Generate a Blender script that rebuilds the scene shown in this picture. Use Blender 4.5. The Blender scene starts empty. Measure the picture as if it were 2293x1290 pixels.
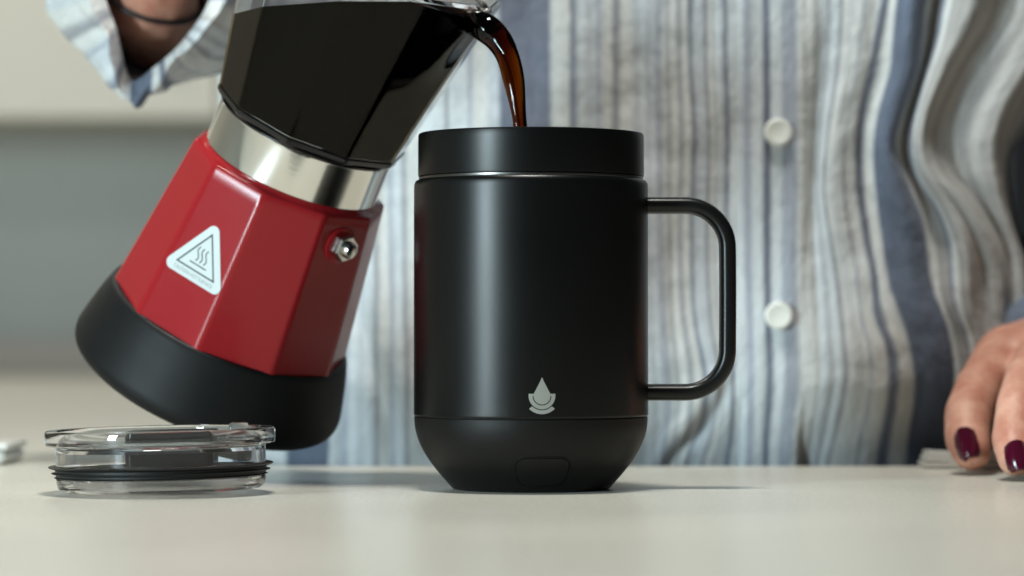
import bpy, bmesh, math, random
from mathutils import Vector, Matrix, noise

random.seed(7)
sc = bpy.context.scene
R = math.radians

# ------------------------------------------------------------------ camera
F = 6810.0                 # focal length in pixels of the 2293 px wide photograph
CZ = 0.0573                # lens height above the counter
cam_d = bpy.data.cameras.new('camera')
cam = bpy.data.objects.new('camera', cam_d)
sc.collection.objects.link(cam)
cam.location = (0, 0, CZ)
cam.rotation_euler = (R(90), 0, 0)
cam_d.sensor_width = 36.0
cam_d.lens = F * 36.0 / 2293.0
cam_d.shift_y = (740 - 645) / 2293.0
cam_d.clip_start = 0.05
cam_d.clip_end = 60
cam_d.dof.use_dof = True
cam_d.dof.focus_distance = 1.075
cam_d.dof.aperture_fstop = 8.0
sc.camera = cam

# ------------------------------------------------------------------ world + lamps
w = bpy.data.worlds.new('World')
sc.world = w
w.use_nodes = True
w.node_tree.nodes['Background'].inputs[0].default_value = (0.86, 0.95, 1.0, 1)
w.node_tree.nodes['Background'].inputs[1].default_value = 0.035

def area(name, loc, target, power, size, size_y, color):
    d = bpy.data.lights.new(name, 'AREA')
    d.energy = power
    d.shape = 'RECTANGLE'
    d.size = size
    d.size_y = size_y
    d.color = color
    o = bpy.data.objects.new(name, d)
    sc.collection.objects.link(o)
    o.location = loc
    v = Vector(target) - Vector(loc)
    o.rotation_euler = v.to_track_quat('-Z', 'Y').to_euler()
    return o

area('overhead_lamp', (-0.03, 0.97, 1.25), (-0.03, 1.05, 0), 14.5, 0.20, 0.20, (1.0, 0.98, 0.93))
area('side_window', (-1.22, -0.14, 0.36), (0.0, 1.1, 0.10), 35.0, 0.24, 0.72, (0.74, 0.93, 1.0))
area('background_fill', (-0.9, 2.7, 1.9), (-0.9, 3.6, 0.0), 29.0, 1.0, 0.6, (1.0, 0.96, 0.88))  # added area light that brightens the far kitchen; no lamp known there

sc.view_settings.view_transform = 'Standard'
sc.view_settings.look = 'None'
sc.view_settings.exposure = 0.0
sc.view_settings.gamma = 1.0
sc.render.engine = 'CYCLES'
sc.cycles.use_denoising = True
sc.cycles.max_bounces = 16
sc.cycles.transmission_bounces = 16
sc.cycles.glossy_bounces = 8
sc.cycles.caustics_reflective = True
sc.cycles.caustics_refractive = True
sc.cycles.blur_glossy = 0.3
sc.cycles.sample_clamp_indirect = 4.0

# ------------------------------------------------------------------ helpers
def pt(x, y, D):
    """point of the place that stands D metres from the lens in the direction of photo pixel x, y"""
    return Vector(((x - 1146.5) * D / F, D, CZ + (740 - y) * D / F))

def link(o, parent=None):
    sc.collection.objects.link(o)
    if parent is not None:
        o.parent = parent
    return o

def mesh(name, verts, faces, mat, parent=None, smooth=True, sharp=35, uv=None):
    me = bpy.data.meshes.new(name)
    me.from_pydata([tuple(v) for v in verts], [], faces)
    me.update()
    bm = bmesh.new(); bm.from_mesh(me)
    bmesh.ops.recalc_face_normals(bm, faces=bm.faces)
    bm.to_mesh(me); bm.free()
    if smooth:
        me.polygons.foreach_set('use_smooth', [True] * len(me.polygons))
        if sharp:
            me.set_sharp_from_angle(angle=R(sharp))
    o = bpy.data.objects.new(name, me)
    if mat:
        me.materials.append(mat)
    return link(o, parent)

def thing(name, label, cat, loc=(0, 0, 0), group=None):
    o = bpy.data.objects.new(name, None)
    o.empty_display_size = 0.02
    sc.collection.objects.link(o)
    o.location = loc
    return tag(o, label, cat, group)

def tag(o, label=None, cat=None, group=None, kind=None):
    if label: o['label'] = label
    if cat: o['category'] = cat
    if group: o['group'] = group
    if kind: o['kind'] = kind
    return o

def rings_mesh(rings, closed_ends=(True, True), closed_loop=False):
    n = len(rings[0])
    V = [p for r in rings for p in r]
    Fc = []
    m = len(rings)
    for i in range(m if closed_loop else m - 1):
        a, b = i * n, ((i + 1) % m) * n
        for j in range(n):
            k = (j + 1) % n
            Fc.append((a + j, a + k, b + k, b + j))
    if not closed_loop:
        if closed_ends[0]: Fc.append(tuple(range(n - 1, -1, -1)))
        if closed_ends[1]: Fc.append(tuple((m - 1) * n + j for j in range(n)))
    return V, Fc

def lathe(name, prof, mat, parent=None, n=128, loop=False, ends=(True, True), sharp=35):
    rings = []
    for r, z in prof:
        r = max(r, 1e-5)
        rings.append([(r * math.sin(2 * math.pi * j / n), -r * math.cos(2 * math.pi * j / n), z) for j in range(n)])
    V, Fc = rings_mesh(rings, ends, loop)
    return mesh(name, V, Fc, mat, parent, sharp=sharp)

def interp(xs, ys, x):
    if x <= xs[0]: return ys[0]
    if x >= xs[-1]: return ys[-1]
    for i in range(len(xs) - 1):
        if x <= xs[i + 1]:
            t = (x - xs[i]) / (xs[i + 1] - xs[i])
            return ys[i] * (1 - t) + ys[i + 1] * t

def smooth_curve(ctrl, n):
    """Catmull-Rom through tuples of numbers"""
    P = [ctrl[0]] + list(ctrl) + [ctrl[-1]]
    out = []
    m = len(ctrl) - 1
    for k in range(n):
        s = k / (n - 1) * m
        i = min(int(s), m - 1); t = s - i
        p0, p1, p2, p3 = P[i], P[i + 1], P[i + 2], P[i + 3]
        out.append(tuple(0.5 * ((2 * b) + (-a + c) * t + (2 * a - 5 * b + 4 * c - d) * t * t + (-a + 3 * b - 3 * c + d) * t ** 3)
                         for a, b, c, d in zip(p0, p1, p2, p3)))
    return out

def tube(name, path, ra, rb, side, mat, parent=None, n=24, power=2.0, sharp=60):
    """sweep a (super)ellipse; ra along the in-plane normal, rb along the fixed 'side' vector"""
    rings = []
    side = Vector(side).normalized()
    for i, p in enumerate(path):
        p = Vector(p)
        t = (Vector(path[min(i + 1, len(path) - 1)]) - Vector(path[max(i - 1, 0)])).normalized()
        nrm = side.cross(t).normalized()
        A = ra[i] if isinstance(ra, (list, tuple)) else ra
        B = rb[i] if isinstance(rb, (list, tuple)) else rb
        ring = []
        for j in range(n):
            a = 2 * math.pi * j / n
            c, s = math.cos(a), math.sin(a)
            c = math.copysign(abs(c) ** (2 / power), c); s = math.copysign(abs(s) ** (2 / power), s)
            ring.append(p + nrm * (A * c) + side * (B * s))
        rings.append(ring)
    V, Fc = rings_mesh(rings)
    return mesh(name, V, Fc, mat, parent, sharp=sharp)

# ------------------------------------------------------------------ materials
def mat(name, color=(0.5, 0.5, 0.5), rough=0.5, metal=0.0, spec=0.5, trans=0.0, ior=1.45, coat=0.0, coat_rough=0.1):
    m = bpy.data.materials.new(name)
    m.use_nodes = True
    b = m.node_tree.nodes['Principled BSDF']
    b.inputs['Base Color'].default_value = (*color, 1)
    b.inputs['Roughness'].default_value = rough
    b.inputs['Metallic'].default_value = metal
    b.inputs['Specular IOR Level'].default_value = spec
    b.inputs['Transmission Weight'].default_value = trans
    b.inputs['IOR'].default_value = ior
    b.inputs['Coat Weight'].default_value = coat
    b.inputs['Coat Roughness'].default_value = coat_rough
    return m, m.node_tree.nodes, m.node_tree.links, b

def add_noise_rough(N, L, b, scale, lo, hi, bump=0.0, bump_scale=None, dist=0.0002, detail=4):
    tc = N.new('ShaderNodeTexCoord')
    n = N.new('ShaderNodeTexNoise'); n.inputs['Scale'].default_value = scale; n.inputs['Detail'].default_value = detail
    L.new(tc.outputs['Object'], n.inputs['Vector'])
    mr = N.new('ShaderNodeMapRange'); mr.inputs['To Min'].default_value = lo; mr.inputs['To Max'].default_value = hi
    L.new(n.outputs['Fac'], mr.inputs['Value']); L.new(mr.outputs['Result'], b.inputs['Roughness'])
    if bump:
        n2 = N.new('ShaderNodeTexNoise'); n2.inputs['Scale'].default_value = bump_scale; n2.inputs['Detail'].default_value = 3
        L.new(tc.outputs['Object'], n2.inputs['Vector'])
        bp = N.new('ShaderNodeBump'); bp.inputs['Strength'].default_value = bump; bp.inputs['Distance'].default_value = dist
        L.new(n2.outputs['Fac'], bp.inputs['Height']); L.new(bp.outputs['Normal'], b.inputs['Normal'])
    return tc

# matte black powder coat of the mug
M_mug, N, L, b = mat('mug_black_coat', (0.002, 0.0023, 0.0022), 0.32, spec=0.34)
add_noise_rough(N, L, b, 30, 0.30, 0.36, 0.025, 2600, 0.0001, 5)
M_mugbase, N, L, b = mat('mug_base_black', (0.005, 0.0048, 0.0045), 0.46, spec=0.26)
add_noise_rough(N, L, b, 300, 0.43, 0.50, 0.12, 2600, 0.0001)
M_handle, N, L, b = mat('mug_handle_black', (0.004, 0.004, 0.004), 0.32, spec=0.4)
add_noise_rough(N, L, b, 300, 0.29, 0.36, 0.08, 2600, 0.0001)
M_groove, N, L, b = mat('dark_chrome', (0.13, 0.125, 0.12), 0.30, metal=1.0)
M_liner, N, L, b = mat('black_ceramic_liner', (0.015, 0.015, 0.015), 0.25)
M_logo, N, L, b = mat('emblem_silver_print', (0.27, 0.27, 0.24), 0.45, metal=0.0, spec=0.3)
M_black, N, L, b = mat('joint_black', (0.004, 0.004, 0.004), 0.6, spec=0.2)

# pot
M_red, N, L, b = mat('red_enamel', (0.29, 0.0135, 0.017), 0.16, spec=0.30)
add_noise_rough(N, L, b, 45, 0.13, 0.18, 0.02, 900, 0.0002, 8)
M_chrome, N, L, b = mat('polished_aluminium', (0.80, 0.79, 0.75), 0.12, metal=1.0)
tc = N.new('ShaderNodeTexCoord'); mp = N.new('ShaderNodeMapping'); mp.inputs['Scale'].default_value = (3, 3, 900)
n = N.new('ShaderNodeTexNoise'); n.inputs['Scale'].default_value = 1.0; n.inputs['Detail'].default_value = 3
L.new(tc.outputs['Object'], mp.inputs['Vector']); L.new(mp.outputs['Vector'], n.inputs['Vector'])
bp = N.new('ShaderNodeBump'); bp.inputs['Strength'].default_value = 0.06; bp.inputs['Distance'].default_value = 0.0002
L.new(n.outputs['Fac'], bp.inputs['Height']); L.new(bp.outputs['Normal'], b.inputs['Normal'])
M_rubber, N, L, b = mat('black_rubber_base', (0.005, 0.0055, 0.0055), 0.55, spec=0.26)
add_noise_rough(N, L, b, 120, 0.50, 0.60, 0.12, 1800, 0.0001)
M_plastic, N, L, b = mat('black_gloss_plastic', (0.008, 0.008, 0.008), 0.25)
M_steel, N, L, b = mat('steel', (0.62, 0.60, 0.56), 0.22, metal=1.0)
M_sticker, N, L, b = mat('sticker_white', (0.56, 0.61, 0.60), 0.45, spec=0.35)
M_ink, N, L, b = mat('sticker_ink', (0.05, 0.06, 0.065), 0.5, spec=0.2)
M_inkgrey, N, L, b = mat('sticker_ink_grey', (0.20, 0.23, 0.24), 0.5, spec=0.2)
M_glass, N, L, b = mat('clear_pot_wall', (0.93, 0.93, 0.92), 0.03, trans=1.0, ior=1.2)
M_clear, N, L, b = mat('clear_lid_plastic', (0.96, 0.97, 0.985), 0.02, trans=1.0, ior=1.49)
M_drop, N, L, b = mat('water_drop', (1, 1, 1), 0.0, trans=1.0, ior=1.33)
M_smoke, N, L, b = mat('smoke_grey_plastic', (0.030, 0.030, 0.029), 0.18, spec=0.5)
M_gasket, N, L, b = mat('black_silicone', (0.010, 0.011, 0.011), 0.5, spec=0.4)

def coffee_material(name, density, ior=1.33):
    m = bpy.data.materials.new(name); m.use_nodes = True
    N, L = m.node_tree.nodes, m.node_tree.links
    b = N['Principled BSDF']
    b.inputs['Base Color'].default_value = (1, 1, 1, 1)
    b.inputs['Roughness'].default_value = 0.02
    b.inputs['Transmission Weight'].default_value = 1.0
    b.inputs['IOR'].default_value = ior
    va = N.new('ShaderNodeVolumeAbsorption')
    va.inputs['Color'].default_value = (0.77, 0.57, 0.10, 1)
    va.inputs['Density'].default_value = density
    L.new(va.outputs['Volume'], N['Material Output'].inputs['Volume'])
    return m
M_coffee = coffee_material('coffee', 2500)
M_coffee_jug = coffee_material('coffee_in_jug', 1500, 1.02)
M_coffee_deep, N, L, b = mat('coffee_deep', (0.006, 0.0025, 0.001), 0.05, ior=1.33)

# counter: pale quartz, slightly glossy
M_counter, N, L, b = mat('pale_quartz', (0.60, 0.58, 0.50), 0.30, spec=0.42)
tc = N.new('ShaderNodeTexCoord')
n1 = N.new('ShaderNodeTexNoise'); n1.inputs['Scale'].default_value = 9; n1.inputs['Detail'].default_value = 6
n2 = N.new('ShaderNodeTexNoise'); n2.inputs['Scale'].default_value = 520; n2.inputs['Detail'].default_value = 5
n3 = N.new('ShaderNodeTexVoronoi'); n3.inputs['Scale'].default_value = 420
for q in (n1, n2, n3): L.new(tc.outputs['Object'], q.inputs['Vector'])
r1 = N.new('ShaderNodeValToRGB')
r1.color_ramp.elements[0].position = 0.3; r1.color_ramp.elements[0].color = (0.61, 0.595, 0.52, 1)
r1.color_ramp.elements[1].position = 0.7; r1.color_ramp.elements[1].color = (0.655, 0.64, 0.56, 1)
L.new(n1.outputs['Fac'], r1.inputs['Fac'])
r2 = N.new('ShaderNodeValToRGB')
r2.color_ramp.elements[0].position = 0.32; r2.color_ramp.elements[0].color = (0.76, 0.755, 0.73, 1)
r2.color_ramp.elements[1].position = 0.62; r2.color_ramp.elements[1].color = (1, 1, 1, 1)
L.new(n2.outputs['Fac'], r2.inputs['Fac'])
r3 = N.new('ShaderNodeValToRGB')
r3.color_ramp.elements[0].position = 0.05; r3.color_ramp.elements[0].color = (0.86, 0.85, 0.82, 1)
r3.color_ramp.elements[1].position = 0.16; r3.color_ramp.elements[1].color = (1, 1, 1, 1)
L.new(n3.outputs['Distance'], r3.inputs['Fac'])
mx = N.new('ShaderNodeMix'); mx.data_type = 'RGBA'; mx.blend_type = 'MULTIPLY'; mx.inputs['Factor'].default_value = 1
L.new(r1.outputs['Color'], mx.inputs['A']); L.new(r2.outputs['Color'], mx.inputs['B'])
mx2 = N.new('ShaderNodeMix'); mx2.data_type = 'RGBA'; mx2.blend_type = 'MULTIPLY'; mx2.inputs['Factor'].default_value = 0.6
L.new(mx.outputs['Result'], mx2.inputs['A']); L.new(r3.outputs['Color'], mx2.inputs['B'])
L.new(mx2.outputs['Result'], b.inputs['Base Color'])
mr = N.new('ShaderNodeMapRange'); mr.inputs['To Min'].default_value = 0.27; mr.inputs['To Max'].default_value = 0.33
L.new(n1.outputs['Fac'], mr.inputs['Value']); L.new(mr.outputs['Result'], b.inputs['Roughness'])
bp = N.new('ShaderNodeBump'); bp.inputs['Strength'].default_value = 0.12; bp.inputs['Distance'].default_value = 0.0002
L.new(n2.outputs['Fac'], bp.inputs['Height']); L.new(bp.outputs['Normal'], b.inputs['Normal'])

def paint(name, c, rough=0.5, var=0.06, scale=4):
    m, N, L, b = mat(name, c, rough)
    tc = N.new('ShaderNodeTexCoord'); n = N.new('ShaderNodeTexNoise'); n.inputs['Scale'].default_value = scale; n.inputs['Detail'].default_value = 5
    L.new(tc.outputs['Object'], n.inputs['Vector'])
    r = N.new('ShaderNodeValToRGB')
    r.color_ramp.elements[0].color = (*[v * (1 - var) for v in c], 1); r.color_ramp.elements[1].color = (*[min(1, v * (1 + var)) for v in c], 1)
    L.new(n.outputs['Fac'], r.inputs['Fac']); L.new(r.outputs['Color'], b.inputs['Base Color'])
    return m
M_sidewall = paint('pale_side_wall', (0.40, 0.40, 0.36), 0.5)
M_wall = paint('grey_backsplash', (0.40, 0.41, 0.375), 0.35)
M_cab = paint('cream_cabinet', (0.60, 0.585, 0.51), 0.4)
M_backdrop = paint('backdrop_black', (0.02, 0.02, 0.022), 0.4)
M_upstand = paint('beige_upstand', (0.50, 0.43, 0.37), 0.4)
M_white = paint('white_ceramic', (0.72, 0.72, 0.68), 0.3)

# skin
M_skin, N, L, b = mat('skin', (0.42, 0.20, 0.125), 0.45, spec=0.4)
b.inputs['Subsurface Weight'].default_value = 0.12
b.inputs['Subsurface Radius'].default_value = (1.0, 0.35, 0.2)
b.inputs['Subsurface Scale'].default_value = 0.004
tc = N.new('ShaderNodeTexCoord')
n = N.new('ShaderNodeTexNoise'); n.inputs['Scale'].default_value = 85; n.inputs['Detail'].default_value = 8; n.inputs['Roughness'].default_value = 0.65
L.new(tc.outputs['Object'], n.inputs['Vector'])
r = N.new('ShaderNodeValToRGB')
r.color_ramp.elements[0].position = 0.36; r.color_ramp.elements[0].color = (0.45, 0.185, 0.125, 1)
r.color_ramp.elements[1].position = 0.64; r.color_ramp.elements[1].color = (0.60, 0.325, 0.23, 1)
L.new(n.outputs['Fac'], r.inputs['Fac']); L.new(r.outputs['Color'], b.inputs['Base Color'])
n2 = N.new('ShaderNodeTexVoronoi'); n2.inputs['Scale'].default_value = 900
L.new(tc.outputs['Object'], n2.inputs['Vector'])
bp = N.new('ShaderNodeBump'); bp.inputs['Strength'].default_value = 0.45; bp.inputs['Distance'].default_value = 0.0006
mpc = N.new('ShaderNodeMapping'); mpc.inputs['Scale'].default_value = (90, 420, 420)
n4 = N.new('ShaderNodeTexNoise'); n4.inputs['Scale'].default_value = 1.0; n4.inputs['Detail'].default_value = 6
L.new(tc.outputs['Object'], mpc.inputs['Vector']); L.new(mpc.outputs['Vector'], n4.inputs['Vector'])
adn = N.new('ShaderNodeMath'); adn.operation = 'MULTIPLY_ADD'; adn.inputs[1].default_value = 0.35
L.new(n2.outputs['Distance'], adn.inputs[0]); L.new(n4.outputs['Fac'], adn.inputs[2])
L.new(adn.outputs[0], bp.inputs['Height']); L.new(bp.outputs['Normal'], b.inputs['Normal'])
M_nail, N, L, b = mat('burgundy_nail_varnish', (0.055, 0.003, 0.014), 0.12, spec=0.6)
M_band, N, L, b = mat('bracelet_black', (0.01, 0.01, 0.01), 0.5)
M_button, N, L, b = mat('button_cream', (0.80, 0.80, 0.73), 0.3)

# shirt: woven stripes along the fabric coordinate, some with shade in their colour
Wt = (0.61, 0.645, 0.655); Cr = (0.62, 0.625, 0.60); Bl = (0.375, 0.40, 0.45); Nv = (0.19, 0.21, 0.26)
Gr = (0.27, 0.275, 0.295); Dn = (0.125, 0.15, 0.20); Sl = (0.165, 0.18, 0.225); Tn = (0.42, 0.41, 0.385); Tp = (0.31, 0.30, 0.285); Gm = (0.36, 0.35, 0.34); Lb = (0.53, 0.56, 0.58)
STR = [(560, Wt), (642, Dn), (738, Wt), (762, Bl), (776, Wt), (800, Lb), (815, Wt), (836, Gr), (850, Cr), (876, Bl), (886, Wt), (905, Gr), (918, Cr),
       (950, Wt), (1000, Gr), (1009, Wt), (1052, Bl), (1066, Cr), (1100, Lb), (1124, Sl), (1238, Cr), (1276, Nv), (1291, Wt), (1310, Lb), (1338, Bl),
       (1350, Cr), (1374, Gr), (1386, Cr), (1418, Lb), (1432, Wt), (1446, Bl), (1454, Wt), (1470, Bl), (1481, Cr), (1496, Gr), (1501, Cr), (1522, Sl), (1529, Cr), (1546, Sl),
       (1555, Lb), (1578, Gr), (1588, Cr), (1600, Gr), (1604, Wt), (1618, Sl), (1630, Wt), (1662, Bl), (1684, Wt), (1708, Sl), (1722, Wt), (1752, Bl), (1786, Cr),
       (1816, Tn), (1828, Wt), (1842, Gr), (1850, Wt), (1872, Gr), (1879, Cr), (1893, Gr), (1900, Cr), (1917, Bl), (1924, Cr), (1950, Sl), (1963, Cr), (1988, Dn), (2085, Cr),  # tan band beside the placket is its shadow, painted into the cloth
       (2104, Tp), (2128, Nv), (2140, Cr), (2152, Tp), (2160, Tn), (2172, Gm), (2178, Tn), (2190, Tn), (2206, Gm), (2211, Tp), (2222, Tn), (2236, Gm), (2242, Tn), (2256, Tp), (2268, Tn),  # from here stripes are darkened: light falloff and fold shade in the colour
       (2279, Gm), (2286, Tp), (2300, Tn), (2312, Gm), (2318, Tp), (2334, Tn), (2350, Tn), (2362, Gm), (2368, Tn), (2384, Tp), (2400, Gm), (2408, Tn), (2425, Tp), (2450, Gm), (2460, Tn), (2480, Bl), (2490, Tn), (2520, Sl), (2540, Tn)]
U0, U1 = 500.0, 2700.0
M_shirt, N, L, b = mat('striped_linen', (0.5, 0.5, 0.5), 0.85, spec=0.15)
b.inputs['Sheen Weight'].default_value = 0.15
uvn = N.new('ShaderNodeUVMap'); uvn.uv_map = 'fabric'
sep = N.new('ShaderNodeSeparateXYZ')
# slub: the stripe edges wander a little
tcn = N.new('ShaderNodeMapping'); tcn.inputs['Scale'].default_value = (260, 40, 1)
nz = N.new('ShaderNodeTexNoise'); nz.inputs['Scale'].default_value = 1.0; nz.inputs['Detail'].default_value = 3
L.new(uvn.outputs['UV'], tcn.inputs['Vector']); L.new(tcn.outputs['Vector'], nz.inputs['Vector'])
L.new(uvn.outputs['UV'], sep.inputs['Vector'])
ms = N.new('ShaderNodeMath'); ms.operation = 'MULTIPLY_ADD'; ms.inputs[1].default_value = 0.003; ms.inputs[2].default_value = -0.0015
L.new(nz.outputs['Fac'], ms.inputs[0])
ad = N.new('ShaderNodeMath'); ad.operation = 'ADD'
L.new(sep.outputs['X'], ad.inputs[0]); L.new(ms.outputs[0], ad.inputs[1])
prev = None
per = 15
chunks = [STR[i:i + per] for i in range(0, len(STR), per)]
soft = 1.6
for ci, ch in enumerate(chunks):
    rp = N.new('ShaderNodeValToRGB'); cr = rp.color_ramp
    before = STR[ci * per - 1][1] if ci else ch[0][1]
    stops = []
    col = before
    for u, c in ch:
        stops.append(((u - soft - U0) / (U1 - U0), col)); stops.append(((u + soft - U0) / (U1 - U0), c)); col = c
    cr.elements[0].position = stops[0][0]; cr.elements[0].color = (*stops[0][1], 1)
    cr.elements[1].position = stops[-1][0]; cr.elements[1].color = (*stops[-1][1], 1)
    for p_, c_ in stops[1:-1]:
        e = cr.elements.new(p_); e.color = (*c_, 1)
    L.new(ad.outputs[0], rp.inputs['Fac'])
    if prev is None:
        prev = rp.outputs['Color']
    else:
        gt = N.new('ShaderNodeMath'); gt.operation = 'GREATER_THAN'; gt.inputs[1].default_value = (ch[0][0] - soft - U0) / (U1 - U0)
        L.new(ad.outputs[0], gt.inputs[0])
        mxr = N.new('ShaderNodeMix'); mxr.data_type = 'RGBA'
        L.new(gt.outputs[0], mxr.inputs['Factor']); L.new(prev, mxr.inputs['A']); L.new(rp.outputs['Color'], mxr.inputs['B'])
        prev = mxr.outputs['Result']
# yarn mottling, drawn out along the warp
mp2 = N.new('ShaderNodeMapping'); mp2.inputs['Scale'].default_value = (520, 60, 1)
nz2 = N.new('ShaderNodeTexNoise'); nz2.inputs['Scale'].default_value = 1.0; nz2.inputs['Detail'].default_value = 6; nz2.inputs['Roughness'].default_value = 0.65
L.new(uvn.outputs['UV'], mp2.inputs['Vector']); L.new(mp2.outputs['Vector'], nz2.inputs['Vector'])
rr = N.new('ShaderNodeValToRGB')
rr.color_ramp.elements[0].position = 0.25; rr.color_ramp.elements[0].color = (0.82, 0.83, 0.85, 1)
rr.color_ramp.elements[1].position = 0.62; rr.color_ramp.elements[1].color = (1.05, 1.05, 1.05, 1)
L.new(nz2.outputs['Fac'], rr.inputs['Fac'])
mm = N.new('ShaderNodeMix'); mm.data_type = 'RGBA'; mm.blend_type = 'MULTIPLY'; mm.inputs['Factor'].default_value = 1
L.new(prev, mm.inputs['A']); L.new(rr.outputs['Color'], mm.inputs['B'])
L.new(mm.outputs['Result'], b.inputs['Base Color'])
# crepe crinkle
mp3 = N.new('ShaderNodeMapping'); mp3.inputs['Scale'].default_value = (190, 85, 1)
nz3 = N.new('ShaderNodeTexNoise'); nz3.inputs['Scale'].default_value = 1.0; nz3.inputs['Detail'].default_value = 5
L.new(uvn.outputs['UV'], mp3.inputs['Vector']); L.new(mp3.outputs['Vector'], nz3.inputs['Vector'])
bp = N.new('ShaderNodeBump'); bp.inputs['Strength'].default_value = 0.5; bp.inputs['Distance'].default_value = 0.0018
L.new(nz3.outputs['Fac'], bp.inputs['Height']); L.new(bp.outputs['Normal'], b.inputs['Normal'])

# ================================================================== the setting
def slab(name, poly, z0, z1, m, kind='structure', bevel=0.002, parent=None):
    n = len(poly)
    V = [(x, y, z0) for x, y in poly] + [(x, y, z1) for x, y in poly]
    Fc = [tuple(range(n - 1, -1, -1)), tuple(range(n, 2 * n))] + [(i, (i + 1) % n, n + (i + 1) % n, n + i) for i in range(n)]
    o = mesh(name, V, Fc, m, parent, smooth=False)
    if bevel:
        md = o.modifiers.new('edge', 'BEVEL'); md.width = bevel; md.segments = 3; md.limit_method = 'ANGLE'
    if kind: o['kind'] = kind
    return o

slab('counter', [(-1.8, 0.35), (1.2, 0.35), (1.2, 1.286), (-0.118, 1.286), (-0.118, 4.0), (-1.8, 4.0)], -0.04, 0.0, M_counter)
slab('back_wall', [(-2.6, 4.0), (2.2, 4.0), (2.2, 4.08), (-2.6, 4.08)], -0.95, 1.9, M_wall, bevel=0)
slab('upstand', [(-1.8, 3.965), (-0.118, 3.965), (-0.118, 3.998), (-1.8, 3.998)], 0.001, 0.045, M_upstand)
# wall cupboards above the far end of the counter
cb = thing('wall_cupboard', 'cream wall cupboards hung above the grey splashback, far out of focus', 'cupboard', (-1.2, 3.66, 0.325))
def box(name, x0, x1, y0, y1, z0, z1, m, parent=None, bevel=0.002):
    V = [(x, y, z) for z in (z0, z1) for x, y in ((x0, y0), (x1, y0), (x1, y1), (x0, y1))]
    Fc = [(3, 2, 1, 0), (4, 5, 6, 7), (0, 1, 5, 4), (1, 2, 6, 5), (2, 3, 7, 6), (3, 0, 4, 7)]
    o = mesh(name, V, Fc, m, parent, smooth=False)
    if bevel:
        md = o.modifiers.new('edge', 'BEVEL'); md.width = bevel; md.segments = 2
    return o
box('carcass', -0.9, 2.6, 0.022, 0.337, 0.0, 0.9, M_cab, cb)
for i in range(6):
    x0 = -0.9 + i * 0.5833
    d = box('door', x0 + 0.002, x0 + 0.581, 0.0, 0.0195, -0.012, 0.895, M_cab, cb)
    box('handle', x0 + 0.52, x0 + 0.532, -0.02, -0.002, 0.06, 0.18, M_steel, d)
slab('side_wall', [(-1.92, -0.6), (-1.86, -0.6), (-1.86, 3.99), (-1.92, 3.99)], -0.95, 1.9, M_sidewall, bevel=0)
# dark box added to keep the gap by the sleeve on the right black
fr = thing('dark_backdrop', 'added tall dark box that blackens the gap between shirt and left sleeve', 'dark_backdrop', (0.95, 3.1, -0.95))
box('backdrop_box', -0.45, 0.45, 0.03, 0.65, 0.0, 1.8, M_backdrop, fr, 0.004)
for z0, z1 in ((0.02, 0.62), (0.63, 1.79)):
    d = box('door', -0.449, 0.449, 0.0, 0.028, z0, z1, M_backdrop, fr, 0.004)
    box('handle', -0.40, -0.375, -0.035, -0.001, z0 + 0.06, z0 + 0.40, M_steel, d, 0.004)
# low white dish at the very left of the counter, seen only by its rim
dish = thing('tray', 'low white tray lying on the counter behind the clear lid', 'tray', tuple(pt(-160, 1042, 1.315)))
dish.location.z = 0.0005
box('tray_body', -0.05, 0.0368, -0.02, 0.03, 0.0, 0.0055, M_white, dish, 0.0026)
box('rim', -0.051, 0.0378, -0.021, 0.031, 0.0057, 0.0085, M_white, dish, 0.0012)
# folded paper behind the resting hand
nap = thing('folded_napkin', 'small pale folded napkin lying behind the resting hand', 'napkin', tuple(pt(2115, 1040, 1.268)))
nap.location.z = 0.0005
for k in range(3):
    V = []
    nx = 10
    for i in range(nx + 1):
        x = -0.0095 + 0.001 * k + i / nx * 0.035
        lift = 0.0006 * math.sin(i * 0.9 + k) * 0.5
        for yy in (-0.008 + 0.001 * k, 0.012):
            V += [(x, yy, k * 0.0022 + 0.0002 + (lift if k else 0)), (x, yy, k * 0.0022 + 0.0020 + (lift if k else 0))]
    Fc = []
    for i in range(nx):
        a = i * 4; c = a + 4
        Fc += [(a, c, c + 1, a + 1), (a + 2, a + 3, c + 3, c + 2), (a + 1, c + 1, c + 3, a + 3), (a, a + 2, c + 2, c)]
    Fc += [(0, 1, 3, 2), (nx * 4, nx * 4 + 2, nx * 4 + 3, nx * 4 + 1)]
    mesh('fold', V, Fc, M_white, nap, smooth=False)

# ================================================================== the mug
MD = 1.10
k = MD / F
mug = thing('insulated_mug', 'matte black mug with square handle and silver drop emblem', 'mug', ((1189 - 1146.5) * k, MD, 0.0))
def zy(y): return (1094.8 - y) * k
base_ctrl = [(176, 1092), (181, 1087), (213, 1050), (237, 1016), (252, 985), (259.5, 958), (261.5, 934)]
bp_ = smooth_curve(base_ctrl, 40)
prof = [(0, 1094.3), (168, 1094.3), (173.5, 1093.6)] + bp_ + [(260.5, 932.6), (240, 932.4)]
lathe('base', [(r * k, zy(y)) for r, y in prof], M_mugbase, mug, 160)
lathe('seam_ring', [(r * k, zy(y)) for r, y in [(236, 932.3), (258.5, 932.3), (258.5, 930.6), (236, 930.6)]], M_black, mug, 160, loop=True)
body = [(240, 930.4), (261.2, 930.4), (262.2, 929), (262.5, 925), (262.3, 700), (262, 425), (261.3, 414), (259, 408), (255.5, 405), (246, 404.4)]
lathe('body', [(r * k, zy(y)) for r, y in body], M_mug, mug, 160)
lathe('groove_ring', [(r * k, zy(y)) for r, y in [(240, 404.2), (251.0, 404.2), (251.6, 402), (251.0, 398.2), (240, 397.8)]], M_groove, mug, 160, loop=True)
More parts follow.
